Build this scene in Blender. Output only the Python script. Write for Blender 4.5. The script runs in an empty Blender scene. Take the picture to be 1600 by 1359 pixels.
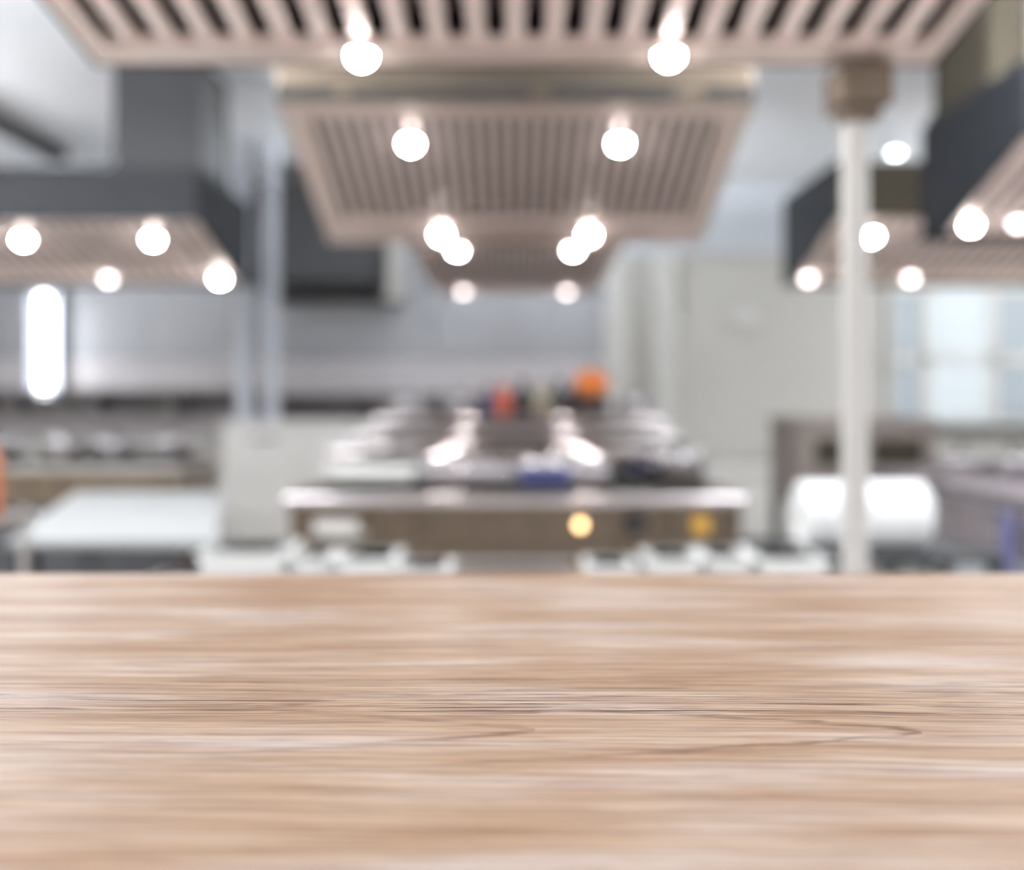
import bpy, bmesh, math, random
from mathutils import Vector, Matrix

random.seed(7)
scene = bpy.context.scene
COL = scene.collection

# ------------------------------------------------------------------ camera
CAM_Z = 1.30
cam_d = bpy.data.cameras.new('camera')
cam = bpy.data.objects.new('camera', cam_d)
COL.objects.link(cam)
cam.location = (0, 0, CAM_Z)
cam.rotation_euler = (math.radians(90), 0, 0)
cam_d.sensor_width = 36.0
cam_d.sensor_fit = 'HORIZONTAL'
cam_d.lens = 36.0
cam_d.shift_x = -5.0 / 1600.0
cam_d.shift_y = -54.5 / 1600.0
cam_d.clip_start = 0.02
cam_d.dof.use_dof = True
cam_d.dof.focus_distance = 0.66
cam_d.dof.aperture_fstop = 2.15
cam_d.dof.aperture_blades = 0
scene.camera = cam

# ------------------------------------------------------------------ world, exposure
world = bpy.data.worlds.new('world')
scene.world = world
world.use_nodes = True
bg = world.node_tree.nodes['Background']
bg.inputs[0].default_value = (0.93, 0.95, 1.0, 1)
bg.inputs[1].default_value = 0.85
scene.view_settings.view_transform = 'Standard'
scene.view_settings.look = 'None'
scene.view_settings.gamma = 1.0
scene.view_settings.use_curve_mapping = False
scene.view_settings.exposure = 0.75
scene.cycles.use_denoising = True
scene.cycles.max_bounces = 8
scene.cycles.diffuse_bounces = 4
scene.cycles.glossy_bounces = 4
scene.cycles.sample_clamp_indirect = 6.0

LAMP = 80.0       # hood lamps
FILL = 11.5       # added fill panels under the ceiling, out of view
TUBE = 6.5       # tall wall lamp
SKYWIN = 0.38     # window daylight


# ------------------------------------------------------------------ materials
def srgb(r, g, b):
    def f(c):
        c /= 255.0
        return c / 12.92 if c <= 0.04045 else ((c + 0.055) / 1.055) ** 2.4
    return (f(r), f(g), f(b), 1.0)


def mat(name, col, rough=0.5, metal=0.0, noise=0.0, nscale=(8, 8, 8), bump=0.0, spec=0.5):
    m = bpy.data.materials.new(name)
    m.use_nodes = True
    nt = m.node_tree
    p = nt.nodes['Principled BSDF']
    p.inputs['Base Color'].default_value = col
    p.inputs['Roughness'].default_value = rough
    p.inputs['Metallic'].default_value = metal
    p.inputs['Specular IOR Level'].default_value = spec
    tc = nt.nodes.new('ShaderNodeTexCoord')
    mp = nt.nodes.new('ShaderNodeMapping')
    mp.inputs['Scale'].default_value = nscale
    nz = nt.nodes.new('ShaderNodeTexNoise')
    nz.inputs['Scale'].default_value = 1.0
    nz.inputs['Detail'].default_value = 3.0
    nt.links.new(tc.outputs['Object'], mp.inputs['Vector'])
    nt.links.new(mp.outputs['Vector'], nz.inputs['Vector'])
    if noise > 0:
        mx = nt.nodes.new('ShaderNodeMix')
        mx.data_type = 'RGBA'
        lo = tuple(c * (1 - noise) for c in col[:3]) + (1,)
        hi = tuple(min(1, c * (1 + noise)) for c in col[:3]) + (1,)
        mx.inputs[6].default_value = lo
        mx.inputs[7].default_value = hi
        nt.links.new(nz.outputs['Fac'], mx.inputs[0])
        nt.links.new(mx.outputs[2], p.inputs['Base Color'])
    if metal > 0:
        mr = nt.nodes.new('ShaderNodeMapRange')
        mr.inputs['To Min'].default_value = max(0.03, rough - 0.06)
        mr.inputs['To Max'].default_value = rough + 0.06
        nt.links.new(nz.outputs['Fac'], mr.inputs['Value'])
        nt.links.new(mr.outputs['Result'], p.inputs['Roughness'])
    if bump > 0:
        b = nt.nodes.new('ShaderNodeBump')
        b.inputs['Strength'].default_value = bump
        b.inputs['Distance'].default_value = 0.002
        nt.links.new(nz.outputs['Fac'], b.inputs['Height'])
        nt.links.new(b.outputs['Normal'], p.inputs['Normal'])
    return m


def emit(name, col, strength):
    m = bpy.data.materials.new(name)
    m.use_nodes = True
    p = m.node_tree.nodes['Principled BSDF']
    p.inputs['Base Color'].default_value = col
    p.inputs['Emission Color'].default_value = col
    p.inputs['Emission Strength'].default_value = strength
    return m


M = {}
M['steel_warm'] = mat('warm_stainless_steel', srgb(196, 180, 172), 0.30, 1.0, 0.06, (4, 60, 4))  # pinkish cast of floor reflection and grading put into the colour
M['rim'] = mat('satin_steel_rim', srgb(222, 204, 194), 0.34, 0.6, 0.05, (4, 60, 4))
M['slat'] = mat('satin_steel_slat', srgb(236, 219, 212), 0.42, 0.5, 0.06, (60, 4, 4))
M['hood_front'] = mat('grey_hood_front', srgb(52, 52, 55), 0.75, 0.0, 0.06, (60, 4, 4), 0, 0.2)
M['steel'] = mat('stainless_steel', srgb(190, 186, 182), 0.32, 1.0, 0.06, (60, 4, 4))
M['steel_cool'] = mat('cool_stainless_steel', srgb(178, 180, 188), 0.36, 1.0, 0.06, (60, 4, 4))
M['rail'] = mat('mirror_steel', srgb(205, 198, 198), 0.08, 1.0, 0.02, (9, 9, 9))
M['pot_steel'] = mat('pot_side_steel', srgb(158, 154, 156), 0.3, 1.0, 0.05, (9, 9, 9))
M['steel_polished'] = mat('polished_steel', srgb(205, 202, 204), 0.12, 1.0, 0.03, (9, 9, 9))
M['steel_brown'] = mat('brownish_brushed_steel', srgb(122, 109, 95), 0.38, 1.0, 0.08, (60, 4, 4))
M['steel_dark'] = mat('dark_steel', srgb(60, 60, 62), 0.6, 0.2, 0.08, (5, 5, 30))
M['slate'] = mat('slate_painted_metal', srgb(37, 39, 43), 0.85, 0.0, 0.06, (5, 5, 5), 0, 0.1)
M['olive'] = mat('olive_grey_duct_metal', srgb(66, 61, 51), 0.85, 0.0, 0.08, (5, 5, 5), 0, 0.1)
M['gap'] = mat('dark_filter_cavity', srgb(68, 58, 55), 0.6, 0.0, 0.1, (9, 9, 9))  # dark colour set for contrast with the baffles
M['slot'] = mat('dark_vent_opening', srgb(36, 34, 30), 0.7, 0.0, 0.1, (9, 9, 9))
M['ceiling'] = mat('ceiling_paint', srgb(232, 236, 241), 0.85, 0.0, 0.02, (2, 2, 2))
M['wall'] = mat('grey_wall_paint', srgb(196, 193, 187), 0.8, 0.0, 0.02, (2, 2, 2))
M['wall_band'] = mat('pale_blue_grey_wall_paint', srgb(206, 211, 218), 0.8, 0.0, 0.02, (2, 2, 2))
M['panel'] = mat('brushed_wall_panel', srgb(168, 168, 172), 0.5, 0.45, 0.05, (3, 3, 40))
M['panel_low'] = mat('pale_wall_panel', srgb(208, 203, 205), 0.5, 0.2, 0.04, (3, 3, 40))
M['white_paint'] = mat('white_gloss_paint', srgb(208, 206, 201), 0.35, 0.0, 0.02, (6, 6, 6))
M['cream'] = mat('white_enamel', srgb(232, 230, 226), 0.35, 0.0, 0.02, (6, 6, 6))
M['post_paint'] = mat('pale_blue_grey_post_paint', srgb(198, 202, 211), 0.4, 0.0, 0.02, (6, 6, 6))
M['porcelain'] = mat('white_porcelain', srgb(243, 244, 241), 0.2, 0.0, 0.02, (9, 9, 9))
M['paper'] = mat('white_paper', srgb(246, 248, 248), 0.9, 0.0, 0.02, (40, 40, 40))
M['black'] = mat('black_plastic', srgb(34, 33, 33), 0.45, 0.0, 0.05, (9, 9, 9))
M['dark_shelf'] = mat('dark_grey_shelf', srgb(128, 122, 122), 0.5, 0.2, 0.08, (9, 9, 9))
M['navy'] = mat('navy_enamel', srgb(58, 64, 104), 0.3, 0.0, 0.06, (9, 9, 9))
M['cloth_blue'] = mat('blue_cloth', srgb(104, 104, 140), 0.9, 0.0, 0.1, (60, 60, 60), 0.3)
M['orange'] = mat('orange_skin', srgb(226, 128, 56), 0.4, 0.0, 0.12, (14, 14, 14), 0.2)
M['orange_plastic'] = mat('orange_plastic', srgb(176, 104, 66), 0.4, 0.0, 0.06, (9, 9, 9))
M['tomato'] = mat('red_orange_sauce', srgb(196, 92, 62), 0.35, 0.0, 0.1, (9, 9, 9))
M['stem'] = mat('dry_green_stem', srgb(98, 98, 60), 0.8, 0.0, 0.15, (30, 30, 30))
M['bottle_dark'] = mat('dark_bottle_glass', srgb(38, 36, 34), 0.15, 0.0, 0.08, (9, 9, 9))
M['beige'] = mat('beige_ceramic', srgb(170, 160, 138), 0.4, 0.0, 0.06, (9, 9, 9))
M['prep_top'] = mat('grey_white_board', srgb(156, 157, 156), 0.7, 0.0, 0.03, (6, 6, 6))  # white toned down to grey against overexposure
M['oven'] = mat('mauve_brown_enamel', srgb(146, 136, 130), 0.45, 0.1, 0.05, (6, 6, 6))
M['mauve'] = mat('mauve_grey_steel', srgb(168, 160, 164), 0.38, 0.4, 0.06, (60, 4, 4))
M['yellow'] = mat('amber_label', srgb(222, 170, 66), 0.5, 0.0, 0.06, (9, 9, 9))
M['bulb'] = emit('lit_lamp_glass', (1.0, 0.965, 0.95, 1), LAMP)
M['fill_diffuser'] = emit('fill_panel_diffuser', (0.96, 0.98, 1.0, 1), FILL)
M['far_fill_uplight'] = emit('far_fill_uplight_diffuser', (0.96, 0.98, 1.0, 1), FILL * 6.0)
M['fill_uplight'] = emit('fill_uplight_diffuser', (0.96, 0.98, 1.0, 1), FILL * 5.2)
M['tube'] = emit('lit_tube', (0.95, 0.99, 1.0, 1), TUBE)
M['amber_led'] = emit('amber_pilot_light', srgb(255, 206, 146), 4.2)
M['pane'] = emit('daylit_window_pane', srgb(226, 236, 240), SKYWIN)
M['pane'].node_tree.nodes['Principled BSDF'].inputs['Base Color'].default_value = srgb(120, 126, 130)
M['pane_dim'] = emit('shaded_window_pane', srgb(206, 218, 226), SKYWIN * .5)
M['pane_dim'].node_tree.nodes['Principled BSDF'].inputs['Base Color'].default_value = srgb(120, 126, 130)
M['bulb_low'] = emit('dim_lamp_glass', (1.0, 0.87, 0.84, 1), 5.5)


def floor_mat():
    m = bpy.data.materials.new('pale_floor_tiles')
    m.use_nodes = True
    nt = m.node_tree
    p = nt.nodes['Principled BSDF']
    br = nt.nodes.new('ShaderNodeTexBrick')
    tc = nt.nodes.new('ShaderNodeTexCoord')
    br.offset = 0
    br.inputs['Scale'].default_value = 3.0
    br.inputs['Brick Width'].default_value = 0.9
    br.inputs['Row Height'].default_value = 0.9
    br.inputs['Mortar Size'].default_value = 0.01
    br.inputs['Color1'].default_value = srgb(226, 222, 218)
    br.inputs['Color2'].default_value = srgb(220, 216, 211)
    br.inputs['Mortar'].default_value = srgb(170, 166, 162)
    nt.links.new(tc.outputs['Object'], br.inputs['Vector'])
    nt.links.new(br.outputs['Color'], p.inputs['Base Color'])
    p.inputs['Roughness'].default_value = 0.3
    return m


M['floor'] = floor_mat()


def wood_mat():
    m = bpy.data.materials.new('oak_tabletop_grain')
    m.use_nodes = True
    nt = m.node_tree
    N, L = nt.nodes, nt.links
    p = N['Principled BSDF']
    tc = N.new('ShaderNodeTexCoord')

    def noise(sx, sy, detail, rough=0.55, off=(0, 0, 0), vec=None):
        mp = N.new('ShaderNodeMapping')
        mp.inputs['Scale'].default_value = (sx, sy, 1)
        mp.inputs['Location'].default_value = off
        L.new(vec or tc.outputs['Object'], mp.inputs['Vector'])
        n = N.new('ShaderNodeTexNoise')
        n.inputs['Scale'].default_value = 1
        n.inputs['Detail'].default_value = detail
        n.inputs['Roughness'].default_value = rough
        L.new(mp.outputs['Vector'], n.inputs['Vector'])
        return n.outputs['Fac']

    def math_(op, a, b=None, c=None):
        n = N.new('ShaderNodeMath')
        n.operation = op
        for i, v in enumerate((a, b, c)):
            if v is None:
                continue
            if isinstance(v, (int, float)):
                n.inputs[i].default_value = v
            else:
                L.new(v, n.inputs[i])
        return n.outputs[0]

    def ramp(f, stops):
        r = N.new('ShaderNodeValToRGB')
        e = r.color_ramp.elements
        while len(e) < len(stops):
            e.new(0.5)
        for i, (pos, c) in enumerate(stops):
            e[i].position = pos
            e[i].color = c
        L.new(f, r.inputs[0])
        return r.outputs[0]

    def mix(f, a, b, mode='MIX'):
        n = N.new('ShaderNodeMix')
        n.data_type = 'RGBA'
        n.blend_type = mode
        if isinstance(f, (int, float)):
            n.inputs[0].default_value = f
        else:
            L.new(f, n.inputs[0])
        for i, v in ((6, a), (7, b)):
            if isinstance(v, tuple):
                n.inputs[i].default_value = v
            else:
                L.new(v, n.inputs[i])
        return n.outputs[2]

    sx = N.new('ShaderNodeSeparateXYZ')
    L.new(tc.outputs['Object'], sx.inputs[0])
    X, Y = sx.outputs[0], sx.outputs[1]
    # slow wander of the grain along its length
    w1 = noise(1.7, 2.2, 2)
    w2 = noise(6.0, 14.0, 2, off=(3, 1, 0))
    yw = math_('ADD', Y, math_('MULTIPLY', math_('SUBTRACT', w1, 0.5), 0.035))
    yw = math_('ADD', yw, math_('MULTIPLY', math_('SUBTRACT', w2, 0.5), 0.006))
    yw = math_('ADD', yw, math_('MULTIPLY', X, 0.018))
    cv = N.new('ShaderNodeCombineXYZ')
    L.new(X, cv.inputs[0])
    L.new(yw, cv.inputs[1])
    V = cv.outputs[0]
    base = ramp(noise(3.2, 22, 4, 0.55, (11.3, 4.2, 0), V),
                [(0.32, srgb(196, 156, 118)), (0.5, srgb(219, 188, 158)), (0.66, srgb(240, 223, 210))])
    # broad bands
    bands = ramp(noise(4.5, 60, 4, 0.6, (5, 2, 0), V),
                 [(0.34, srgb(206, 168, 130)), (0.55, srgb(255, 255, 255))])
    col = mix(0.5, base, bands, 'MULTIPLY')
    # fine lines
    fine = ramp(noise(6.0, 190, 4, 0.65, (1, 4, 0), V),
                [(0.38, srgb(150, 102, 64)), (0.54, srgb(255, 255, 255))])
    col = mix(0.46, col, fine, 'MULTIPLY')
    # dark pores, short dashes
    pore = ramp(noise(16, 520, 2, 0.6, (7, 7, 0), V),
                [(0.34, srgb(140, 100, 70)), (0.46, srgb(255, 255, 255))])
    col = mix(0.38, col, pore, 'MULTIPLY')
    # strong dark growth lines where the grain is dense
    dens = math_('MAXIMUM', math_('SUBTRACT', 1.0, math_('DIVIDE', math_('ABSOLUTE', math_('SUBTRACT', yw, 0.692)), 0.055)), 0.0)
    dens = math_('MINIMUM', math_('MULTIPLY', dens, 2.5), 1.0)
    line = ramp(noise(1.6, 130, 2, 0.5, (9, 3, 0), V), [(0.455, (0, 0, 0, 1)), (0.49, (1, 1, 1, 1)), (0.51, (1, 1, 1, 1)), (0.545, (0, 0, 0, 1))])
    line = math_('MULTIPLY', line, ramp(noise(13, 90, 3, 0.6, (4, 4, 0), V), [(0.40, (0.12, 0.12, 0.12, 1)), (0.56, (1, 1, 1, 1))]))
    lf = math_('MULTIPLY', math_('MULTIPLY', dens, line), 1.0)
    col = mix(lf, col, srgb(104, 60, 30))
    # cathedral tips: pointed loops of a growth ring

    def cathedral(x0, y0, ln, hw, thick, col, s):
        u = math_('DIVIDE', math_('SUBTRACT', x0, X), ln)          # 0 at the tip, grows to the left
        uc = math_('MAXIMUM', u, 0.0)
        half = math_('MULTIPLY', math_('POWER', uc, 0.75), hw)
        wob = math_('MULTIPLY', math_('SUBTRACT', noise(22, 90, 2, off=(x0 * 9, y0 * 7, 0)), 0.5), hw * 0.45)
        dy = math_('ADD', math_('SUBTRACT', Y, y0), wob)
        dist = math_('ABSOLUTE', math_('SUBTRACT', math_('ABSOLUTE', dy), half))
        k = math_('MAXIMUM', math_('SUBTRACT', 1.0, math_('DIVIDE', dist, thick)), 0.0)
        inside = math_('GREATER_THAN', u, 0.0)
        fade = math_('MAXIMUM', math_('SUBTRACT', 1.0, math_('MULTIPLY', u, 0.45)), 0.0)
        brk = ramp(noise(14, 60, 2, off=(x0, y0 * 3, 0)), [(0.35, (0.2, 0.2, 0.2, 1)), (0.55, (1, 1, 1, 1))])
        f = math_('MULTIPLY', math_('MULTIPLY', math_('MULTIPLY', k, inside), fade), s)
        return mix(math_('MULTIPLY', f, brk), col, srgb(118, 70, 38))

    col = cathedral(0.245, 0.619, 0.17, 0.039, 0.0046, col, 1.0)
    col = cathedral(0.012, 0.621, 0.10, 0.026, 0.0060, col, 0.85)
    L.new(col, p.inputs['Base Color'])
    p.inputs['Roughness'].default_value = 0.5
    p.inputs['Specular IOR Level'].default_value = 0.5
    p.inputs['Coat Weight'].default_value = 0.08
    p.inputs['Coat Roughness'].default_value = 0.28
    b = N.new('ShaderNodeBump')
    b.inputs['Strength'].default_value = 0.1
    b.inputs['Distance'].default_value = 0.0006
    L.new(noise(3, 420, 3, 0.6, (1, 1, 0), V), b.inputs['Height'])
    L.new(b.outputs['Normal'], p.inputs['Normal'])
    return m


M['wood'] = wood_mat()


# ------------------------------------------------------------------ mesh helpers
class MB:
    def __init__(self):
        self.bm = bmesh.new()

    def box(self, x0, x1, y0, y1, z0, z1, bevel=0.0):
        r = bmesh.ops.create_cube(self.bm, size=1.0)
        vs = r['verts']
        for v in vs:
            v.co = Vector(((x0 + x1) / 2 + v.co.x * (x1 - x0), (y0 + y1) / 2 + v.co.y * (y1 - y0), (z0 + z1) / 2 + v.co.z * (z1 - z0)))
        if bevel:
            es = list({e for v in vs for e in v.link_edges})
            bmesh.ops.bevel(self.bm, geom=es, offset=bevel, segments=2, affect='EDGES', profile=0.6)
        return self

    def prism(self, pts, x0, x1, axis='x'):
        """closed polygon extruded along an axis; pts are (y,z) for x, (x,z) for y, (x,y) for z"""
        def P(a, t):
            return {'x': (t, a[0], a[1]), 'y': (a[0], t, a[1]), 'z': (a[0], a[1], t)}[axis]
        A = [self.bm.verts.new(P(a, x0)) for a in pts]
        B = [self.bm.verts.new(P(a, x1)) for a in pts]
        n = len(pts)
        self.bm.faces.new(A)
        self.bm.faces.new(B[::-1])
        for i in range(n):
            self.bm.faces.new((A[i], B[i], B[(i + 1) % n], A[(i + 1) % n]))
        return self

    def lathe(self, prof, c=(0, 0, 0), n=24, rot=None):
        """profile of (radius, z); closed at radius 0 ends"""
        rings = []
        for r, z in prof:
            if r < 1e-6:
                rings.append([self.bm.verts.new(self._t((0, 0, z), c, rot))])
            else:
                rings.append([self.bm.verts.new(self._t((r * math.cos(2 * math.pi * k / n), r * math.sin(2 * math.pi * k / n), z), c, rot)) for k in range(n)])
        for a, b in zip(rings, rings[1:]):
            for k in range(n):
                k2 = (k + 1) % n
                if len(a) == 1 and len(b) == 1:
                    continue
                if len(a) == 1:
                    self.bm.faces.new((a[0], b[k], b[k2]))
                elif len(b) == 1:
                    self.bm.faces.new((a[k2], a[k], b[0]))
                else:
                    self.bm.faces.new((a[k2], a[k], b[k], b[k2]))
        return self

    @staticmethod
    def _t(v, c, rot):
        v = Vector(v)
        if rot is not None:
            v = rot @ v
        return v + Vector(c)

    def tube(self, pts, r, n=10):
        pts = [Vector(p) for p in pts]
        rings = []
        for i, p in enumerate(pts):
            d = (pts[min(i + 1, len(pts) - 1)] - pts[max(i - 1, 0)]).normalized()
            up = Vector((0, 0, 1)) if abs(d.z) < 0.9 else Vector((1, 0, 0))
            s = d.cross(up).normalized()
            t = s.cross(d).normalized()
            rings.append([self.bm.verts.new(p + r * (math.cos(2 * math.pi * k / n) * s + math.sin(2 * math.pi * k / n) * t)) for k in range(n)])
        for a, b in zip(rings, rings[1:]):
            for k in range(n):
                self.bm.faces.new((a[k], a[(k + 1) % n], b[(k + 1) % n], b[k]))
        self.bm.faces.new(rings[0][::-1])
        self.bm.faces.new(rings[-1])
        return self

    def mesh(self, name, m, smooth=False):
        bmesh.ops.recalc_face_normals(self.bm, faces=self.bm.faces[:])
        me = bpy.data.meshes.new(name)
        self.bm.to_mesh(me)
        self.bm.free()
        me.materials.append(m)
        if smooth:
            try:
                me.shade_smooth()
                me.set_sharp_from_angle(angle=math.radians(40))
            except Exception:
                pass
        return me

    def build(self, name, m, parent=None, smooth=False, loc=(0, 0, 0), label=None):
        return link(name, self.mesh(name, m, smooth), parent, loc, label)


def link(name, me, parent=None, loc=(0, 0, 0), label=None):
    o = bpy.data.objects.new(name, me)
    COL.objects.link(o)
    o.parent = parent
    o.location = loc
    if label:
        o['label'] = label
    return o


def tag(o, label, cat, group=None):
    o['label'] = label
    o['category'] = cat
    if group:
        o['group'] = group
    return o


def thing(name, label, cat, loc, rz=0.0, group=None):
    o = bpy.data.objects.new(name, None)
    COL.objects.link(o)
    o.empty_display_size = 0.1
    o.location = loc
    o.rotation_euler = (0, 0, rz)
    return tag(o, label, cat, group)


def struct(name, mb, m, parent=None, smooth=False):
    o = mb.build(name, m, parent, smooth)
    o['kind'] = 'structure'
    return o


def copy_tree(o, loc=None, rz=None, label=None, parent=None):
    c = o.copy()
    COL.objects.link(c)
    if parent is not None:
        c.parent = parent
    if loc is not None:
        c.location = loc
    if rz is not None:
        c.rotation_euler = (0, 0, rz)
    if label:
        c['label'] = label
    for ch in o.children:
        copy_tree(ch, parent=c)
    return c


# ------------------------------------------------------------------ the setting
RX, Y0, Y1, CEIL = 5.6, -1.2, 10.0, 3.4
struct('floor', MB().box(-RX - .2, RX + .2, Y0, Y1 + .2, -0.1, 0), M['floor'])
struct('ceiling', MB().box(-RX - .2, RX + .2, Y0, Y1 + .2, CEIL, CEIL + 0.1), M['ceiling'])
wb = struct('wall_back', MB().box(-RX - .2, RX + .2, Y1, Y1 + .2, 0, CEIL), M['wall'])
struct('wall_left', MB().box(-RX - .2, -RX, Y0, Y1, 0, CEIL), M['wall'])
struct('wall_right', MB().box(RX, RX + .2, Y0, Y1, 0, CEIL), M['wall'])
struct('upper_band', MB().box(-RX, RX, Y1 - .03, Y1, 2.74, CEIL), M['wall_band'], wb)
# steel cladding on the left two thirds of the back wall, in panels
edges = [-5.6, -4.72, -3.6, -2.5, -1.3, -0.2, 0.88]
for a, b in zip(edges, edges[1:]):
    o = MB().box(a + .004, b - .004, Y1 - .025, Y1, 1.70, 2.73, .004).build('wall_panel', M['panel'], wb)
    o = MB().box(a + .004, b - .004, Y1 - .022, Y1, 0.9, 1.695, .004).build('splash_panel', M['panel_low'], wb)
struct('baseboard_back', MB().box(-RX, RX, Y1 - .02, Y1, 0, .12), M['steel_dark'])
# white pipes/pilasters on the back wall
struct('trim_1', MB().box(0.87, 1.08, Y1 - .12, Y1, 0.12, 2.74, .01), M['white_paint'])
struct('trim_2', MB().box(1.35, 1.56, Y1 - .12, Y1, 0.12, 2.74, .01), M['white_paint'])
# window at the right end of the back wall
wx0, wx1, wz0, wz1 = 3.62, 5.40, 1.06, 2.40
wnd = struct('window_1', MB().box(wx0, wx1, Y1 - .06, Y1 - .02, wz0, wz1), M['white_paint'])
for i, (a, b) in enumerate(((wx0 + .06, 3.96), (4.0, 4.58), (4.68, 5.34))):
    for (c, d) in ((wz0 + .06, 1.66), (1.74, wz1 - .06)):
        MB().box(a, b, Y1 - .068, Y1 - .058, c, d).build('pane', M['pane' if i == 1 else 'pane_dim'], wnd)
for a in (3.98, 4.63):
    MB().box(a - .04, a + .04, Y1 - .09, Y1 - .06, wz0, wz1).build('mullion', M['white_paint'], wnd)
MB().box(wx0, wx1, Y1 - .09, Y1 - .06, 1.66, 1.74).build('transom', M['white_paint'], wnd)
MB().box(wx0 - .06, wx1 + .06, Y1 - .16, Y1 - .02, wz0 - .07, wz0, .006).build('window_sill', M['steel_dark'], wnd)

# ------------------------------------------------------------------ fill panels, added out of view to brighten the room
def fill_panel(x, y, label):
    t = thing('fill_panel', label, 'fill light', (x, y, CEIL), 0, 'added fill panels')
    MB().box(-.66, .66, -.36, .36, -.40, -.35, .008).build('frame', M['white_paint'], t)
    MB().box(-.60, .60, -.30, .30, -.412, -.40).build('fill_diffuser', M['white_paint' if y > 8 else 'fill_diffuser'], t)
    MB().box(-.60, .60, -.30, .30, -.35, -.338).build('fill_diffuser', M['far_fill_uplight' if y > 8 else 'fill_uplight'], t)
    for x in (-.5, .5):
        MB().tube([(x, 0, -.34), (x, 0, 0)], .008, 8).build('hanger', M['white_paint'], t)
    return t


for (x, y, lb) in ((-4.4, 4.0, 'added unseen fill panel under the ceiling at left, nearer the dining side'),
                   (4.4, 3.6, 'added unseen fill panel under the ceiling at right, nearer the dining side'),
                   (-4.9, 6.4, 'added unseen fill panel under the ceiling above the left wall counter'),
                   (4.9, 7.8, 'added unseen fill panel under the ceiling above the right wall'),
                   (-1.75, 3.45, 'added unseen fill panel under the ceiling left of the nearest hood'),
                   (1.75, 3.45, 'added unseen fill panel under the ceiling right of the nearest hood'),
                   (0.0, 8.70, 'added unseen fill panel under the ceiling behind the small far central hood')):
    fill_panel(x, y, lb)

t = thing('ceiling_track', 'dark straight rail fixed under the ceiling at upper left', 'ceiling rail', (-3.82, 7.0, CEIL))
MB().box(-.07, .07, -1.2, 1.6, -.10, 0, .01).build('rail', M['steel_dark'], t)
for y in (-.9, .2, 1.3):
    MB().box(-.09, .09, y - .04, y + .04, -.03, 0, .004).build('bracket', M['steel_dark'], t)


def downlight(x, y, label, m):
    t = thing('downlight', label, 'downlight', (x, y, CEIL), 0, 'small round ceiling downlights')
    MB().lathe([(.0, 0), (.08, 0), (.08, -.02), (.055, -.025), (.05, -.012), (0, -.012)], n=20).build('trim_ring', M['white_paint'], t, True)
    MB().lathe([(0, -.034), (.03, -.03), (.048, -.018), (.048, -.0125)], n=20).build('bulb', m, t, True)


M['bulb_soft'] = emit('lit_small_lamp_glass', (0.93, 0.98, 1.0, 1), 14.0)
M['bulb_dim'] = emit('dim_small_lamp_glass', (0.93, 0.96, 1.0, 1), 4.5)
downlight(3.20, 8.62, 'small lit ceiling downlight in front of the right end of back wall', M['bulb_soft'])
downlight(-3.38, 8.75, 'small dim ceiling downlight left of the left duct', M['bulb_dim'])


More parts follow.
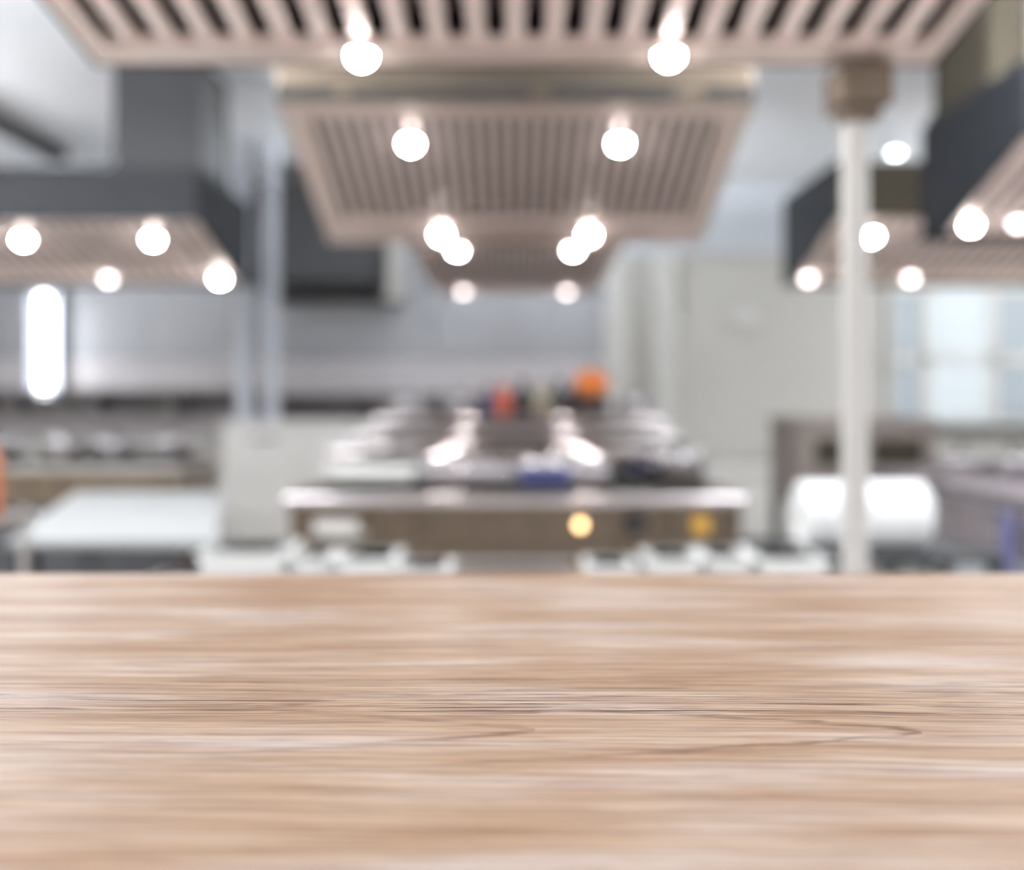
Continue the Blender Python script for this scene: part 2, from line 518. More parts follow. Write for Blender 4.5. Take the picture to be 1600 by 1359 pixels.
# ------------------------------------------------------------------ range hoods
def hood(label, loc, w, depth, rise, top, ext, pitch, lamps, body='steel_warm', side='slate', ducts=(), flange=(.11, .11, .2), slots=(), front='steel_brown', slat='slat', rim='rim', lamp_r=.036):
    """canopy hood; origin below the middle of the near rim, on the level of the far rim.
    The underside climbs from the far rim (z 0) to the near rim (z rise)."""
    t = thing('range_hood', label, 'range hood', loc, 0, None)
    T = 0.012
    slope = rise / depth

    def zr(y):
        return rise * (1 - y / depth)
    yb = depth + ext
    side_pts = [(0, rise), (depth, 0), (yb, 0), (yb, top), (0, top)]
    for s in (-1, 1):
        MB().prism(side_pts, s * w, s * (w - T)).build('side_panel', M[side], t)
    MB().box(-w + T, w - T, 0, T, rise, top).build('front_panel', M[front], t)
    MB().box(-w + T, w - T, yb - T, yb, 0, top).build('back_panel', M[side], t)
    MB().box(-w + T, w - T, T, yb - T, top - T, top).build('top_panel', M[body], t)
    for (a, b, z0, z1) in slots:
        MB().box(a, b, -.006, .0, z0, z1).build('slot', M['slot'], t)
    # rim flanges, lying in the inclined plane
    fn, fs, ff = flange

    def plank(x0, x1, ya, yb_, lift0=.0, thick=.03):
        return MB().prism([(ya, zr(ya) + lift0), (yb_, zr(yb_) + lift0), (yb_, zr(yb_) + lift0 + thick), (ya, zr(ya) + lift0 + thick)], x0, x1)
    yi0, yi1 = fn, depth - ff
    plank(-w + T, w - T, T, yi0).build('rim', M[rim], t)
    plank(-w + T, w - T, yi1, depth - .0005).build('rim', M[rim], t)
    plank(-w + T, -w + fs, yi0, yi1).build('rim', M[rim], t)
    plank(w - fs, w - T, yi0, yi1).build('rim', M[rim], t)
    if ext > .05:
        MB().box(-w + T, w - T, depth + .001, yb - T, 0, .02).build('rear_closing_plate', M[side], t)
    # filter cavity and the baffles, each one a piece
    plank(-w + fs, w - fs, yi0, yi1, .085, .01).build('filter_back', M['gap'], t)
    n = max(4, int(round((2 * w - 2 * fs - .02) / pitch)))
    p = (2 * w - 2 * fs - .02) / n
    b = p * .27
    # inverted U profile, its legs pointing up into the cavity
    ys = (yi0 + .004, yi1 - .004)
    mb = MB()
    prof = [(-b, .03), (-b * .75, .012), (b * .75, .012), (b, .03), (b * .8, .034), (b * .6, .02), (-b * .6, .02), (-b * .8, .034)]
    A = [mb.bm.verts.new((x, ys[0], zr(ys[0]) + z)) for x, z in prof]
    B = [mb.bm.verts.new((x, ys[1], zr(ys[1]) + z)) for x, z in prof]
    k = len(prof)
    for i in range(k):
        mb.bm.faces.new((A[i], B[i], B[(i + 1) % k], A[(i + 1) % k]))
    mb.bm.faces.new(A[::-1])
    mb.bm.faces.new(B)
    me = mb.mesh('baffle', M[slat])
    for i in range(n):
        link('baffle', me, t, (-w + fs + .01 + p * (i + .5), 0, 0))
    # lamps: a steel ring with a glass dome, square to the underside
    rot = Matrix.Rotation(-math.atan(slope), 3, 'X')
    for (x, y, *dim) in lamps:
        c = Vector((x, y, zr(y)))
        ring = MB().lathe([(lamp_r * 1.0, .03), (lamp_r * 1.0, -.004), (lamp_r * 1.3, -.006), (lamp_r * 1.4, .0), (lamp_r * 1.4, .03), (0, .034)], n=20, rot=rot).build('lamp', M['steel_polished'], t, True, c)
        MB().lathe([(0, -.88 * lamp_r), (lamp_r * .5, -.77 * lamp_r), (lamp_r * .85, -.46 * lamp_r), (lamp_r * .98, .0), (lamp_r * .98, .012), (0, .02)], n=20, rot=rot).build('bulb', M['bulb_low' if dim else 'bulb'], ring, True)
    for (x0, x1, y0, y1, z1, m) in ducts:
        MB().box(x0, x1, y0, y1, top, z1, .006).build('duct', M[m], t)
        MB().box(x0 - .02, x1 + .02, y0 - .02, y1 + .02, top, top + .03).build('duct_flange', M[m], t)
    return t


CH = CEIL - .001
# nearest, over the dining counter side
hood('wide steel canopy hood nearest the viewer, over the pass beyond the wooden table', (0, 1.35, 2.13), 1.045, 1.20, .20, .75, .0, .094,
     [(-.375, 1.145), (.375, 1.145)], flange=(.12, .065, .10), ducts=[(-.35, .35, .3, .9, CH - 2.13, 'steel_dark')], lamp_r=.030)
# second central hood
hood('central steel hood with two big lit lamps, second from the viewer', (0, 4.07, 2.10), .95, 1.15, .385, .95, .0, .062,
     [(-.445, .28), (.445, .28), (-.37, 1.06), (.37, 1.06)], flange=(.10, .11, .20), ducts=[(-.35, .35, .3, .85, CH - 2.10, 'steel_dark')],
     slots=[(-.95, -.72, .395, .445), (-.66, .06, .395, .435), (.14, .64, .395, .445), (.75, .95, .395, .445)], side='steel_warm')
# third central hood
hood('small far central hood, low behind the second hood', (0, 6.0, 2.13), .63, 2.0, .07, .75, .0, .052,
     [(-.345, .10), (.345, .10), (-.395, 1.82, 1), (.395, 1.82, 1)], flange=(.15, .08, .25), ducts=[(-.3, .3, .6, 1.2, CH - 2.13, 'steel_dark')], side='steel_brown')
# left row
hood('dark-sided hood over the left ranges, its square duct rising to the ceiling', (-2.95, 6.14, 2.115), 1.05, .93, .26, .58, .25, .09,
     [(-.12, .25), (.69, .25), (.17, .86, 1), (.93, .86)], flange=(.08, .09, .13), ducts=[(.5, 1.04, .1, .7, CH - 2.115, 'steel_dark')], front='hood_front', lamp_r=.04)
# right row
hood('far right hood behind the white pole, with a dark slate side', (3.05, 6.34, 2.14), 1.07, .93, .29, .64, .30, .09,
     [(-.76, .24), (-.99, .86, 1), (-.27, .86, 1)], flange=(.08, .09, .13), ducts=[(.3, .9, .1, .7, CH - 2.14, 'olive')], front='olive', lamp_r=.04)
hood('near right hood at the edge of the view, its side a large slate panel', (3.03, 4.29, 2.13), .90, .80, .28, .60, .28, .085,
     [(-.80, .72), (-.58, .70, 1)], flange=(.08, .09, .13), ducts=[(-.88, -.70, .35, .98, CH - 2.13, 'olive')], front='slate', lamp_r=.034)
# dark one on the back wall
hood('dark hood hung on the back wall, left of the small central hood', (-1.72, 8.95, 2.25), .62, .75, .10, .95, .29, .06,
     [], side='steel_dark', front='steel_dark', body='steel_dark', slat='steel_dark', rim='steel_dark', ducts=[(-.3, .2, .2, .7, CH - 2.25, 'steel_dark')])

# ------------------------------------------------------------------ wooden table
t = thing('wooden_table', 'long light oak table filling the foreground, grain running across', 'table', (0, 0, 0))
TZ = 1.10
o = MB().box(-1.35, 1.35, -.25, 1.185, TZ - .045, TZ, .003).build('tabletop', M['wood'], t)
for x in (-1.25, 1.25):
    for y in (-.15, 1.09):
        MB().box(x - .045, x + .045, y - .045, y + .045, 0, TZ - .045, .004).build('leg', M['wood'], t)
for y in (-.15, 1.09):
    MB().box(-1.205, 1.205, y - .015, y + .015, TZ - .15, TZ - .045).build('apron', M['wood'], t)


# ------------------------------------------------------------------ poles
def pole(label, x, y, z0, z1, r, m, group=None):
    t = thing('support_pole', label, 'pole', (x, y, z0), 0, group)
    MB().lathe([(0, 0), (r, 0), (r, z1 - z0), (0, z1 - z0)], n=20).build('shaft', m, t, True)
    MB().lathe([(r, 0), (r * 1.4, 0), (r * 1.4, .012), (r, .016)], n=20).build('foot_plate', m, t, True)
    return t


pt = pole('white round pole at right, standing under the corner of the nearest hood', .862, 2.60, 0, 2.03, .033, M['white_paint'])
MB().box(-.065, .065, -.10, .05, 2.03, 2.128, .01).build('bracket', M['steel_brown'], pt)
MB().box(-.045, .045, -.07, .03, 2.0, 2.03, .006).build('collar', M['steel_brown'], pt)

pole('slim pale steel post on the white cabinet, left of its twin', -2.20, 8.32, 1.131, CH, .068, M['post_paint'])
pole('slim pale steel post on the white cabinet, right of its twin', -1.98, 8.32, 1.131, CH, .06, M['post_paint'])
t = thing('drop_pipe', 'short white pipe hanging from the ceiling right of the dark wall hood', 'pipe', (-1.03, 8.80, 2.16))
MB().lathe([(0, 0), (.075, 0), (.075, CH - 2.16), (0, CH - 2.16)], n=18).build('shaft', M['white_paint'], t, True)
MB().lathe([(.075, 0), (.09, 0), (.09, .08), (.075, .08)], n=18).build('end_collar', M['white_paint'], t, True)

# ------------------------------------------------------------------ tall wall lamp at the left
t = thing('tall_wall_lamp', 'tall bright tube lamp upright on the back wall at far left', 'lamp', (-4.44, 9.80, 1.36))
MB().box(-.16, .06, .0, .15, -.04, .98, .008).build('housing', M['steel_cool'], t)
MB().box(-.16, -.13, -.17, .0, -.04, .98).build('side_shield', M['steel_cool'], t)  # shield added to keep the tube's glow off the left side
MB().lathe([(0, 0), (.04, .0), (.05, .02), (.05, .92), (.04, .94), (0, .94)], c=(-.02, -.12, 0), n=20).build('tube', M['tube'], t, True)

# ------------------------------------------------------------------ long dark shelf on the back wall
for (x0, x1, z0, z1, lb) in ((-5.5, -2.45, 1.16, 1.40, 'long dark wall shelf behind the left ranges'),
                             (-2.43, .84, 1.12, 1.36, 'long dark wall shelf behind the island and its bottles')):
    t = thing('wall_shelf', lb, 'shelf', ((x0 + x1) / 2, 9.72, z0))
    h = (x1 - x0) / 2
    MB().box(-h, h, -.20, .25, z1 - z0 - .03, z1 - z0, .004).build('board', M['dark_shelf'], t)
    MB().box(-h, h, -.16, .25, 0, .025, .004).build('board', M['dark_shelf'], t)
    MB().box(-h, h, .22, .25, .025, z1 - z0 - .03).build('backboard', M['dark_shelf'], t)
    for k in range(5):
        x = -h + .03 + k * (2 * h - .06) / 4
        MB().box(x - .02, x + .02, -.15, .22, .025, z1 - z0 - .03).build('divider', M['dark_shelf'], t)

# ------------------------------------------------------------------ central cooking island
isl = thing('cooking_island', 'long steel cooking island in the middle with brown front and control row', 'cooking range', (0, 4.27, 0))
MB().box(-.94, .94, .03, 3.25, .12, .86).build('body', M['steel_brown'], isl)
MB().box(-.90, .90, .08, 3.2, 0, .12).build('plinth', M['black'], isl)
MB().box(-.96, .96, 0, 3.28, .86, .90, .006).build('worktop', M['steel_brown'], isl)
MB().box(-.94, .94, .005, .03, .70, .855, .004).build('control_panel', M['steel_brown'], isl)
for i, (a, b) in enumerate(((-.93, -.34), (-.325, .30), (.315, .93))):
    d = MB().box(a, b, .004, .03, .13, .69, .006).build('oven_door', M['steel_brown'], isl)
    MB().tube([(a + .06, .0, .64), (a + .06, -.04, .64), (b - .06, -.04, .64), (b - .06, .0, .64)], .011).build('handle', M['steel_polished'], d, True)
kn = MB().lathe([(0, -.035), (.028, -.035), (.036, 0), (0, 0)], n=18, rot=Matrix.Rotation(math.radians(-90), 3, 'X')).mesh('knob', M['steel_brown'], True)
for x in (-.62, -.42, -.1, .08, .495, .52 + .13):
    if x in (.495,):
        continue
    link('knob', kn, isl, (x, .005, .785))
big = MB().lathe([(0, .035), (.045, .035), (.055, 0), (0, 0)], n=20, rot=Matrix.Rotation(math.radians(90), 3, 'X')).build('knob', M['black'], isl, True, (.50, .004, .785), 'large black knob right of the amber light')
MB().lathe([(0, .024), (.012, .022), (.018, .012), (.02, 0), (0, 0)], n=18, rot=Matrix.Rotation(math.radians(90), 3, 'X')).build('pilot_light', M['amber_led'], isl, True, (.272, .004, .779), 'glowing amber pilot light')
MB().box(.74, .81, -.002, .006, .745, .815, .003).build('badge', M['yellow'], isl, label='amber badge at the right end')
MB().box(-.84, -.62, -.002, .006, .735, .80, .003).build('badge', M['cream'], isl, label='pale plate at the left end')  # plate stands in for a pale spot on the front
MB().tube([(-.96, .005, .880), (.96, .005, .880)], .028, 20).build('front_bullnose', M['rail'], isl, True)
for (y, z, r) in ((.92, 1.03, .034), (1.62, 1.09, .034)):
    rl = MB().tube([(-.93, y, z), (.93, y, z)], r, 20).build('pan_rail', M['rail'], isl, True)
    for x in (-.91, 0, .91):
        MB().box(x - .012, x + .012, y - .012, y + .012, .90, z - r * .9).build('rail_post', M['steel'], rl)
# grates
gr = MB()
for i in range(5):
    x = -.22 + .11 * i
    gr.box(x - .007, x + .007, -.22, .22, .02, .035)
for y in (-.22, 0, .22):
    gr.box(-.24, .24, y - .007, y + .007, .0, .02)
grm = gr.mesh('grate', M['black'])
for (x, y) in [(a, b) for b in (.5, 1.15, 1.8) for a in (-.62, 0, .62)]:
    link('grate', grm, isl, (x, y, .90))

# shelf over the rear of the island
sh = thing('over_shelf', 'steel two-tier shelf standing over the rear of the cooking island', 'shelf', (0, 6.75, .901))
for x in (-.86, .90):
    for y in (-.2, .2):
        MB().box(x - .02, x + .02, y - .02, y + .02, 0, .265).build('post', M['steel'], sh)
MB().box(-.90, .94, -.25, .25, .265, .29, .004).build('shelf_board', M['steel_warm'], sh)
MB().box(-.88, .92, -.23, .23, .09, .11, .004).build('shelf_board', M['steel_warm'], sh)
MB().tube([(-.90, -.25, .265), (.94, -.25, .265)], .045, 20).build('rounded_nosing', M['rail'], sh, True)
MB().tube([(-.88, -.235, .098), (.92, -.235, .098)], .040, 20).build('rounded_nosing', M['rail'], sh, True)

# ------------------------------------------------------------------ bottles and produce on that shelf
SZ = 1.192


def bottle(label, x, y, h, r, m, cap, group='bottles and jars on the over-shelf', z=SZ):
    t = thing('bottle', label, 'bottle', (x, y, z), 0, group)
    MB().lathe([(0, 0), (r * .9, 0), (r, r * .1), (r, h * .58), (r * .8, h * .68), (r * .36, h * .78), (r * .33, h * .93), (0, h * .93)], n=18).build('body', m, t, True)
    MB().lathe([(0, h), (r * .4, h), (r * .42, h * .985), (r * .42, h * .9), (0, h * .9)], n=14).build('cap', cap, t, True)
    return t


def jar(label, x, y, h, r, m, cap, z=SZ, group='bottles and jars on the over-shelf'):
    t = thing('jar', label, 'jar', (x, y, z), 0, group)
    MB().lathe([(0, 0), (r * .92, 0), (r, r * .12), (r, h * .74), (r * .85, h * .82), (r * .8, h * .84), (0, h * .84)], n=18).build('body', m, t, True)
    MB().lathe([(0, h), (r * .82, h), (r * .86, h * .98), (r * .86, h * .84), (0, h * .84)], n=18).build('lid', cap, t, True)
    return t


bottle('dark navy bottle, leftmost of the row on the over-shelf', -.175, 6.74, .20, .045, M['navy'], M['black'])
jar('red-orange sauce jar with dark lid on the over-shelf', -.075, 6.72, .20, .052, M['tomato'], M['tomato'])
bottle('tall dark bottle between the red-orange jar and the beige jar', .05, 6.76, .25, .062, M['bottle_dark'], M['black'])
jar('beige ceramic jar in the middle of the bottle row', .175, 6.74, .22, .05, M['beige'], M['beige'])
bottle('dark bottle right of the beige jar', .29, 6.72, .25, .062, M['bottle_dark'], M['black'])
bottle('squat dark bottle beside the black box under the pumpkin', .385, 6.80, .20, .04, M['bottle_dark'], M['navy'])
t = thing('storage_box', 'small black box on the over-shelf with an orange pumpkin on top', 'box', (.52, 6.72, SZ))
MB().box(-.085, .085, -.08, .08, 0, .10, .006).build('body', M['black'], t)
MB().box(-.09, .09, -.085, .085, .10, .118, .004).build('lid', M['black'], t)
t = thing('pumpkin', 'bright orange pumpkin on the small black box at the shelf end', 'pumpkin', (.50, 6.72, SZ + .1175))
mb = MB()
n, rings = 40, 14
R = []
for j in range(1, rings):
    a = math.pi * j / rings
    row = []
    for k in range(n):
        th = 2 * math.pi * k / n
        lob = 1 - .07 * abs(math.sin(4 * th)) ** .6
        lob = 1 - .10 * (1 - abs(math.sin(5 * th)) ** .7) * math.sin(a)
        row.append(mb.bm.verts.new((.118 * math.sin(a) * lob * math.cos(th), .118 * math.sin(a) * lob * math.sin(th), .10 - .10 * math.cos(a) - (.02 * math.exp(-((a - math.pi) / .5) ** 2)))))
    R.append(row)
b0 = mb.bm.verts.new((0, 0, 0))
b1 = mb.bm.verts.new((0, 0, .178))
for a, b in zip(R, R[1:]):
    for k in range(n):
        mb.bm.faces.new((a[k], a[(k + 1) % n], b[(k + 1) % n], b[k]))
for k in range(n):
    mb.bm.faces.new((b0, R[0][(k + 1) % n], R[0][k]))
    mb.bm.faces.new((b1, R[-1][k], R[-1][(k + 1) % n]))
mb.build('flesh', M['orange'], t, True)
MB().tube([(0, 0, .17), (.004, 0, .195), (.018, .004, .215)], .011, 8).build('stem', M['stem'], t, True)


# ------------------------------------------------------------------ pots
def pot_proto(r, h, lid_h, m=None, two=True):
    t = bpy.data.objects.new('cooking_pot', None)
    COL.objects.link(t)
    MB().lathe([(0, 0), (r * .95, 0), (r, r * .08), (r, h), (r * 1.03, h + .004), (r * .96, h + .004), (r * .95, h - .02), (0, h - .02)], n=32).build('body', m or M['pot_steel'], t, True)
    pr = [(r * 1.0, h + .004), (r * 1.0, h + .012)]
    for i in range(1, 9):
        a = math.pi / 2 * i / 8
        pr.append((r * math.cos(a) if i < 8 else 0, h + .012 + lid_h * math.sin(a)))
    MB().lathe(pr, n=32).build('lid', M['steel_polished'], t, True)
    kz = h + .012 + lid_h
    MB().lathe([(0, kz - .004), (.010, kz - .004), (.010, kz + .012), (.022, kz + .018), (.022, kz + .03), (.012, kz + .038), (0, kz + .038)], n=16).build('lid_knob', M['black'], t, True)
    for s in ((-1, 1) if two else (1,)):
        MB().tube([(s * r * .98, -.04, h * .8), (s * (r + .045), -.035, h * .82), (s * (r + .045), .035, h * .82), (s * r * .98, .04, h * .8)], .007, 8).build('handle', M['steel_polished'], t, True)
    return t


protos = [pot_proto(.15, .07, .045), pot_proto(.12, .09, .04), pot_proto(.19, .085, .06), pot_proto(.12, .08, .045, M['navy'])]
used = set()


def pot(k, x, y, z, label, rz=0.0):
    if k in used:
        return tag(copy_tree(protos[k], (x, y, z), rz, label), label, 'pot', 'lidded pots in the kitchen')
    used.add(k)
    o = protos[k]
    o.location = (x, y, z)
    o.rotation_euler = (0, 0, rz)
    return tag(o, label, 'pot', 'lidded pots in the kitchen')


GZ = .9355
pot(3, .13, 4.43, GZ, 'navy enamel pot with steel lid at the front middle of the island', 0)
pot(0, -.62, 5.42, GZ, 'steel pot on the middle left grate of the island', .8)
pot(1, -.36, 6.72, SZ, 'narrow steel pot on the left of the over-shelf, beside the bottles', 1.57)
pot(0, -.70, 6.74, SZ, 'steel pot at the left end of the over-shelf', 1.57)
pot(1, .79, 6.74, SZ, 'narrow steel pot at the right end of the over-shelf', 1.57)
pot(3, .72, 5.42, GZ, 'navy enamel pot with steel lid on the right grate of the island', .2)
pot(1, .76, 4.78, GZ, 'narrow steel pot on the front right grate of the island', .2)
# long roll-top warmer, added on the island to catch glints of the hood lamps
rt = thing('added_warmer', 'long steel roll-top food warmer added across the island to catch lamp glints', 'food warmer', (0, 4.74, GZ))
MB().box(-.43, .43, -.14, .14, 0, .04, .006).build('pan', M['pot_steel'], rt)
MB().prism([(-.13 * math.cos(math.pi * k / 24), .04 + .12 * math.sin(math.pi * k / 24)) for k in range(25)], -.42, .42).build('rolling_lid', M['rail'], rt, True)
MB().tube([(-.10, -.10, .15), (-.10, -.16, .165), (.10, -.16, .165), (.10, -.10, .15)], .010, 10).build('handle', M['black'], rt)
# shallow trays on the island
def tray(label, x, y, z, w, d, h, m, group, rz=0.0, cat='tray', name='tray'):
    t = thing(name, label, cat, (x, y, z), rz, group)
    MB().box(-w / 2 + .01, w / 2 - .01, -d / 2 + .01, d / 2 - .01, 0, .006).build('bottom', m, t)
    for s in (-1, 1):
        MB().prism([(s * (w / 2 - .02), 0), (s * (w / 2 - .012), 0), (s * w / 2, h), (s * (w / 2 - .008), h)], -d / 2, d / 2, 'y').build('wall', m, t)
        MB().prism([(s * (d / 2 - .02), 0), (s * (d / 2 - .012), 0), (s * d / 2, h), (s * (d / 2 - .008), h)], -w / 2, w / 2, 'x').build('wall', m, t)
    lip = MB()
    lip.box(-w / 2 - .012, w / 2 + .012, -d / 2 - .012, -d / 2 + .004, h, h + .005)
    lip.box(-w / 2 - .012, w / 2 + .012, d / 2 - .004, d / 2 + .012, h, h + .005)
    lip.box(-w / 2 - .012, -w / 2 + .004, -d / 2, d / 2, h, h + .005)
    lip.box(w / 2 - .004, w / 2 + .012, -d / 2, d / 2, h, h + .005)
    lip.build('rim', m, t)
    return t


tray('white rectangular tray on the left front grate of the island', -.67, 4.77, GZ, .42, .40, .04, M['porcelain'], 'white trays on the island')

# ------------------------------------------------------------------ low serving table just beyond the wooden table, with white dishes
sv = thing('serving_table', 'low steel serving table between wooden table and island', 'table', (0, 3.35, 0))
MB().box(-1.25, .98, -.28, .28, .665, .70, .004).build('tabletop', M['steel'], sv)
for x in (-1.2, .93):
    for y in (-.24, .24):
        MB().box(x - .02, x + .02, y - .02, y + .02, 0, .665).build('leg', M['steel'], sv)
MB().box(-1.18, .91, -.22, .22, .2, .22).build('lower_shelf', M['steel'], sv)


def dish(label, x, w, d, h):
    t = thing('serving_dish', label, 'dish', (x, 3.30, .7005), 0, 'white dishes along the serving table')
    MB().box(-w / 2, w / 2, -d / 2, d / 2, .004, h, .012).build('bowl', M['porcelain'], t)
    MB().box(-w / 2 - .012, w / 2 + .012, -d / 2 - .012, d / 2 + .012, h - .012, h, .004).build('rim', M['porcelain'], t)
    MB().box(-w / 2 + .02, w / 2 - .02, -d / 2 + .02, d / 2 - .02, 0, .006).build('foot', M['porcelain'], t)
    return t


dish('large white lidded dish at the left end of the serving table', -.85, .25, .30, .13)
dish('small square white dish, second from left on the serving table', -.64, .10, .22, .105)
dish('wide white dish, third from left on the serving table', -.465, .17, .26, .105)
dish('flat white dish left of the gap in the serving table row', -.285, .15, .22, .07)
dish('flat white dish right of the gap in the serving table row', .30, .14, .22, .08)
dish('square white dish, third from right on the serving table', .50, .15, .24, .105)
dish('square white dish, second from right on the serving table', .665, .13, .24, .11)
dish('broad white dish at the right end of the serving table', .86, .20, .30, .11)

# ------------------------------------------------------------------ left: prep table, ranges, white cabinet
pr = thing('prep_table', 'white-topped prep table at left, set at an angle to the island', 'table', (-1.78, 4.55, 0))
top = [(-.32 - .0, -.93), (.70, -.93), (.22, .97), (-.82 + .0, .97)]
MB().prism([(-.02, -.93), (.72, -.93), (.20, 1.05), (-.62, 1.05)], .775, .80, 'z').build('tabletop', M['prep_top'], pr)
for (x, y) in ((.04, -.87), (.64, -.87), (.14, .96), (-.54, .96)):
    MB().box(x - .025, x + .025, y - .025, y + .025, 0, .775).build('leg', M['steel_dark'], pr)
MB().prism([(.02, -.86), (.66, -.86), (.16, .96), (-.56, .96)], .25, .275, 'z').build('lower_shelf', M['steel_dark'], pr)

lr = thing('range_cooker', 'steel range cooker under the left hood, with dark oven doors', 'range cooker', (-2.80, 6.25, 0))
MB().box(-.75, .75, .03, .80, .1, .86).build('body', M['steel_brown'], lr)
MB().box(-.70, .70, .08, .76, 0, .1).build('plinth', M['black'], lr)
MB().box(-.77, .77, 0, .82, .86, .90, .006).build('hob', M['steel'], lr)
for (a, b) in ((-.74, -.255), (-.245, .245), (.255, .74)):
    d = MB().box(a, b, .0, .03, .14, .66, .006).build('oven_door', M['steel_dark'], lr)
    MB().tube([(a + .05, .0, .60), (a + .05, -.035, .60), (b - .05, -.035, .60), (b - .05, .0, .60)], .01).build('handle', M['steel_polished'], d, True)
for i in range(7):
    link('knob', kn, lr, (-.6 + i * .2, .03, .76))
gz2 = .9355
for x in (-.5, 0, .5):
    link('grate', grm, lr, (x, .38, .90))
pot(0, -3.35, 6.6, gz2, 'steel pot on the left burner of the left range', .3)
pot(1, -2.88, 6.55, gz2, 'narrow steel pot on the middle burner of the left range', 1.3)
pot(0, -2.63, 6.75, gz2, 'steel pot squeezed behind on the middle burner of the left range', 2.3)
pot(1, -2.22, 6.6, gz2, 'narrow steel pot on the right burner of the left range', .3)

lc = thing('counter_unit', 'blue-grey steel counter at far left beside the left range', 'counter', (-4.35, 6.4, 0))
MB().box(-.72, .72, .02, .85, .1, 1.02).build('body', M['steel_cool'], lc)
MB().box(-.74, .74, 0, .87, 1.02, 1.06, .006).build('worktop', M['steel_cool'], lc)
MB().box(-.68, .68, .06, .8, 0, .1).build('plinth', M['black'], lc)
for (a, b) in ((-.71, -.01), (.01, .71)):
    d = MB().box(a, b, 0, .02, .42, .98, .004).build('door', M['steel_cool'], lc)
    MB().box(a + .2, b - .2, -.02, 0, .90, .93, .004).build('handle', M['steel_polished'], d)
pot(2, -4.15, 6.75, 1.0605, 'largest steel pot on the counter at far left', .5)

wc = thing('chest_cabinet', 'white enamel cabinet standing left of the island, behind it', 'cabinet', (-1.64, 8.0, 0))
MB().box(-.66, .66, .03, .75, .12, 1.08, .01).build('body', M['cream'], wc)
MB().box(-.68, .68, 0, .77, 1.08, 1.13, .012).build('top', M['cream'], wc)
MB().box(-.62, .62, .06, .7, 0, .12).build('plinth', M['steel_dark'], wc)
for (a, b) in ((-.65, -.01), (.01, .65)):
    d = MB().box(a, b, .005, .03, .36, 1.06, .008).build('door', M['cream'], wc)
    MB().box((a + b) / 2 - .12, (a + b) / 2 + .12, -.02, .005, .99, 1.02, .004).build('handle', M['steel_polished'], d)
MB().box(-.65, .65, .008, .03, .14, .34, .006).build('drawer', M['cream'], wc)

rc = thing('low_cupboard', 'low white cupboard against the back wall right of the island', 'cupboard', (2.05, 9.0, 0))
MB().box(-.72, .62, .02, .9, .08, .66, .008).build('body', M['cream'], rc)
MB().box(-.74, .64, 0, .92, .66, .70, .008).build('top', M['cream'], rc)
MB().box(-.70, .60, .05, .88, 0, .08).build('plinth', M['steel_dark'], rc)
for (a, b) in ((-.71, -.055), (-.045, .61)):
    d = MB().box(a, b, .0, .02, .10, .64, .006).build('door', M['cream'], rc)
    MB().box(b - .07, b - .05, -.02, .0, .35, .5, .003).build('handle', M['steel'], d)

# ------------------------------------------------------------------ right: stacked oven, long counter, roll
ov = thing('stacked_oven', 'brownish stacked oven with two dark openings behind the white pole', 'oven', (2.22, 6.45, 0))
MB().box(-.43, .43, .02, .75, .62, 1.15, .008).build('body', M['oven'], ov)
MB().box(-.45, .45, 0, .77, 1.15, 1.185, .006).build('top', M['oven'], ov)
for (a, b) in ((-.36, -.06), (.0, .38)):
    d = MB().box(a, b, .0, .02, .86, 1.10, .005).build('oven_door', M['oven'], ov)
    MB().box(a + .03, b - .03, -.006, .0, .89, 1.06, .003).build('door_glass', M['olive'], d)
for x in (-.39, .39):
    for y in (.06, .71):
        MB().box(x - .03, x + .03, y - .03, y + .03, 0, .62).build('leg', M['steel_dark'], ov)
MB().box(-.40, .40, .04, .73, .2, .22).build('lower_shelf', M['steel_dark'], ov)

ct = thing('steel_counter', 'long mauve-grey steel counter along the right, under the slate hood', 'counter', (2.12, 4.15, 0))
MB().box(0, 1.15, 0, 2.1, .86, .90, .006).build('worktop', M['mauve'], ct)
MB().box(.03, 1.12, .03, 2.07, .62, .86).build('drawer_case', M['steel_dark'], ct)
for k in range(4):
    a = .05 + k * .505
    d = MB().box(.005, .03, a, a + .485, .635, .845, .004).build('drawer', M['mauve'], ct)
    MB().box(-.02, .005, a + .14, a + .34, .79, .81, .004).build('handle', M['steel_polished'], d)
for (x, y) in ((.04, .05), (.04, 2.05), (1.1, .05), (1.1, 2.05), (.04, 1.05)):
    MB().box(x - .025, x + .025, y - .025, y + .025, 0, .62).build('leg', M['steel'], ct)
MB().box(.02, 1.12, .03, 2.07, .36, .40, .004).build('lower_shelf', M['steel_polished'], ct)
pot(0, 2.42, 5.55, .9005, 'steel pot at the far end of the right counter', .5)
pot(1, 2.50, 5.15, .9005, 'narrow steel pot in the middle of the right counter', 1.5)
pot(2, 2.60, 4.65, .9005, 'largest steel pot on the near part of the right counter', 2.5)
tw = thing('hanging_towel', 'folded blue-violet towel hanging from the right counter drawers', 'towel', (2.10, 4.30, .52))
mb = MB()
mb.box(-.030, -.016, -.05, .05, 0, .30, .004)
mb.box(-.048, -.033, -.045, .052, .05, .30, .004)
mb.box(-.048, -.016, -.05, .05, .295, .31, .004)
mb.build('cloth', M['cloth_blue'], tw)

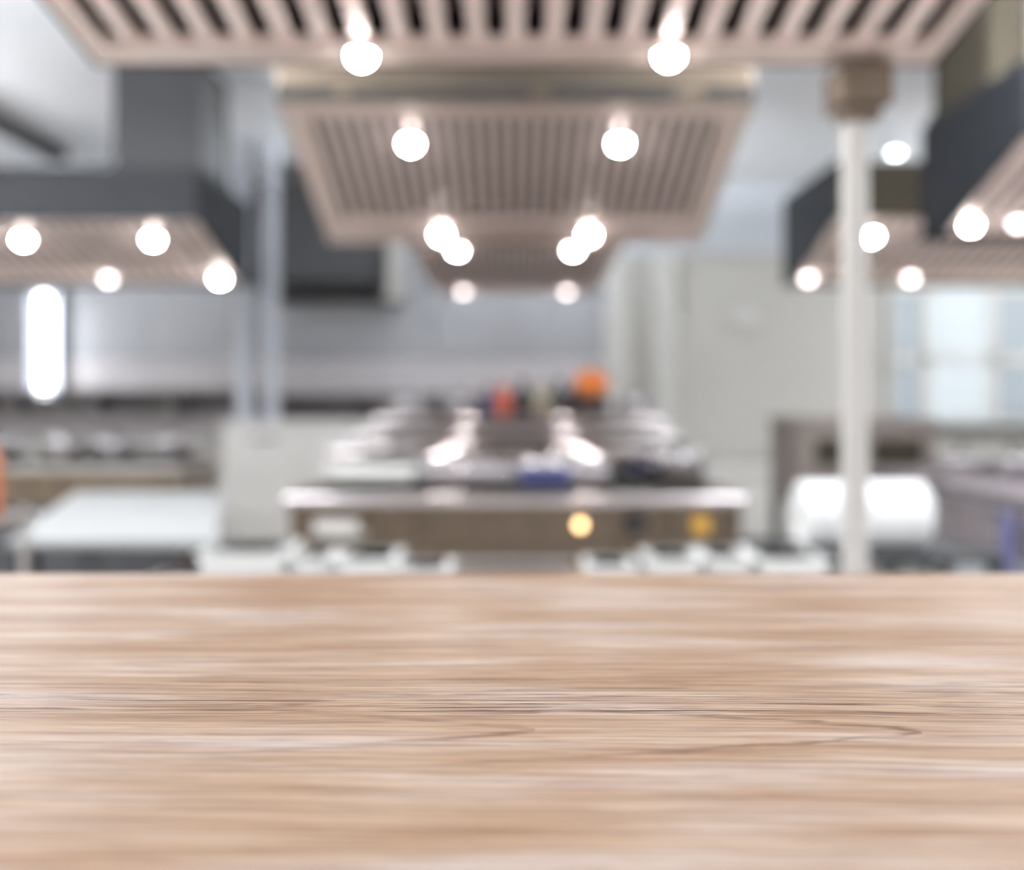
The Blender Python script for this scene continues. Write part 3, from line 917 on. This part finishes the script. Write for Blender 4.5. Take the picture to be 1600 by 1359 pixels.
rb = thing('roll_stand', 'low dark steel table at right carrying the big paper roll', 'table', (1.36, 3.70, 0))
MB().box(-.34, .32, -.2, .25, .74, .77, .004).build('tabletop', M['steel_dark'], rb)
for (x, y) in ((-.31, -.17), (.29, -.17), (-.31, .22), (.29, .22)):
    MB().box(x - .018, x + .018, y - .018, y + .018, 0, .74).build('leg', M['steel_dark'], rb)
MB().box(-.31, .29, -.17, .22, .45, .47).build('lower_shelf', M['steel_dark'], rb)
ro = thing('paper_roll', 'big white paper roll lying on the dark low table at right', 'paper roll', (1.24, 3.68, .7705))
rotx = Matrix.Rotation(math.radians(90), 3, 'Y')
MB().lathe([(.025, -.225), (.105, -.225), (.119, -.212), (.119, .212), (.105, .225), (.025, .225), (.025, -.225)], c=(0, 0, .119), n=40, rot=rotx).build('paper', M['paper'], ro, True)
MB().lathe([(.019, -.228), (.0249, -.228), (.0249, .228), (.019, .228), (.019, -.228)], c=(0, 0, .119), n=20, rot=rotx).build('core', M['beige'], ro, True)

# ------------------------------------------------------------------ left edge: trolley with an orange bottle
tr = thing('trolley', 'steel trolley just inside the left edge of the view', 'trolley', (-1.80, 3.0, 0))
for z in (.30, .92):
    MB().box(-.30, .30, -.22, .22, z, z + .03, .006).build('deck', M['steel'], tr)
for (x, y) in ((-.27, -.19), (.27, -.19), (-.27, .19), (.27, .19)):
    MB().tube([(x, y, .08), (x, y, .97)], .013).build('post', M['steel'], tr, True)
    MB().lathe([(0, -.013), (.04, -.013), (.04, .013), (0, .013)], c=(x, y, .04), n=18, rot=rotx).build('wheel', M['black'], tr, True)
bottle('orange plastic squeeze bottle on the trolley at the left edge', -1.558, 3.0, .30, .05, M['orange_plastic'], M['orange_plastic'], None, .9505)

# round fitting for a faint pale circle on the back wall
al = thing('round_fitting', 'small pale round fitting on the back wall right of the white trims', 'wall fitting', (2.22, 9.985, 2.08))
MB().lathe([(0, .05), (.10, .045), (.14, .02), (.15, 0), (0, 0)], n=28, rot=Matrix.Rotation(math.radians(90), 3, 'X'), c=(0, .012, 0)).build('cover', M['white_paint'], al, True)
MB().lathe([(0, .07), (.04, .066), (.05, .045), (0, .04)], n=20, rot=Matrix.Rotation(math.radians(90), 3, 'X'), c=(0, .012, 0)).build('centre_cap', M['white_paint'], al, True)
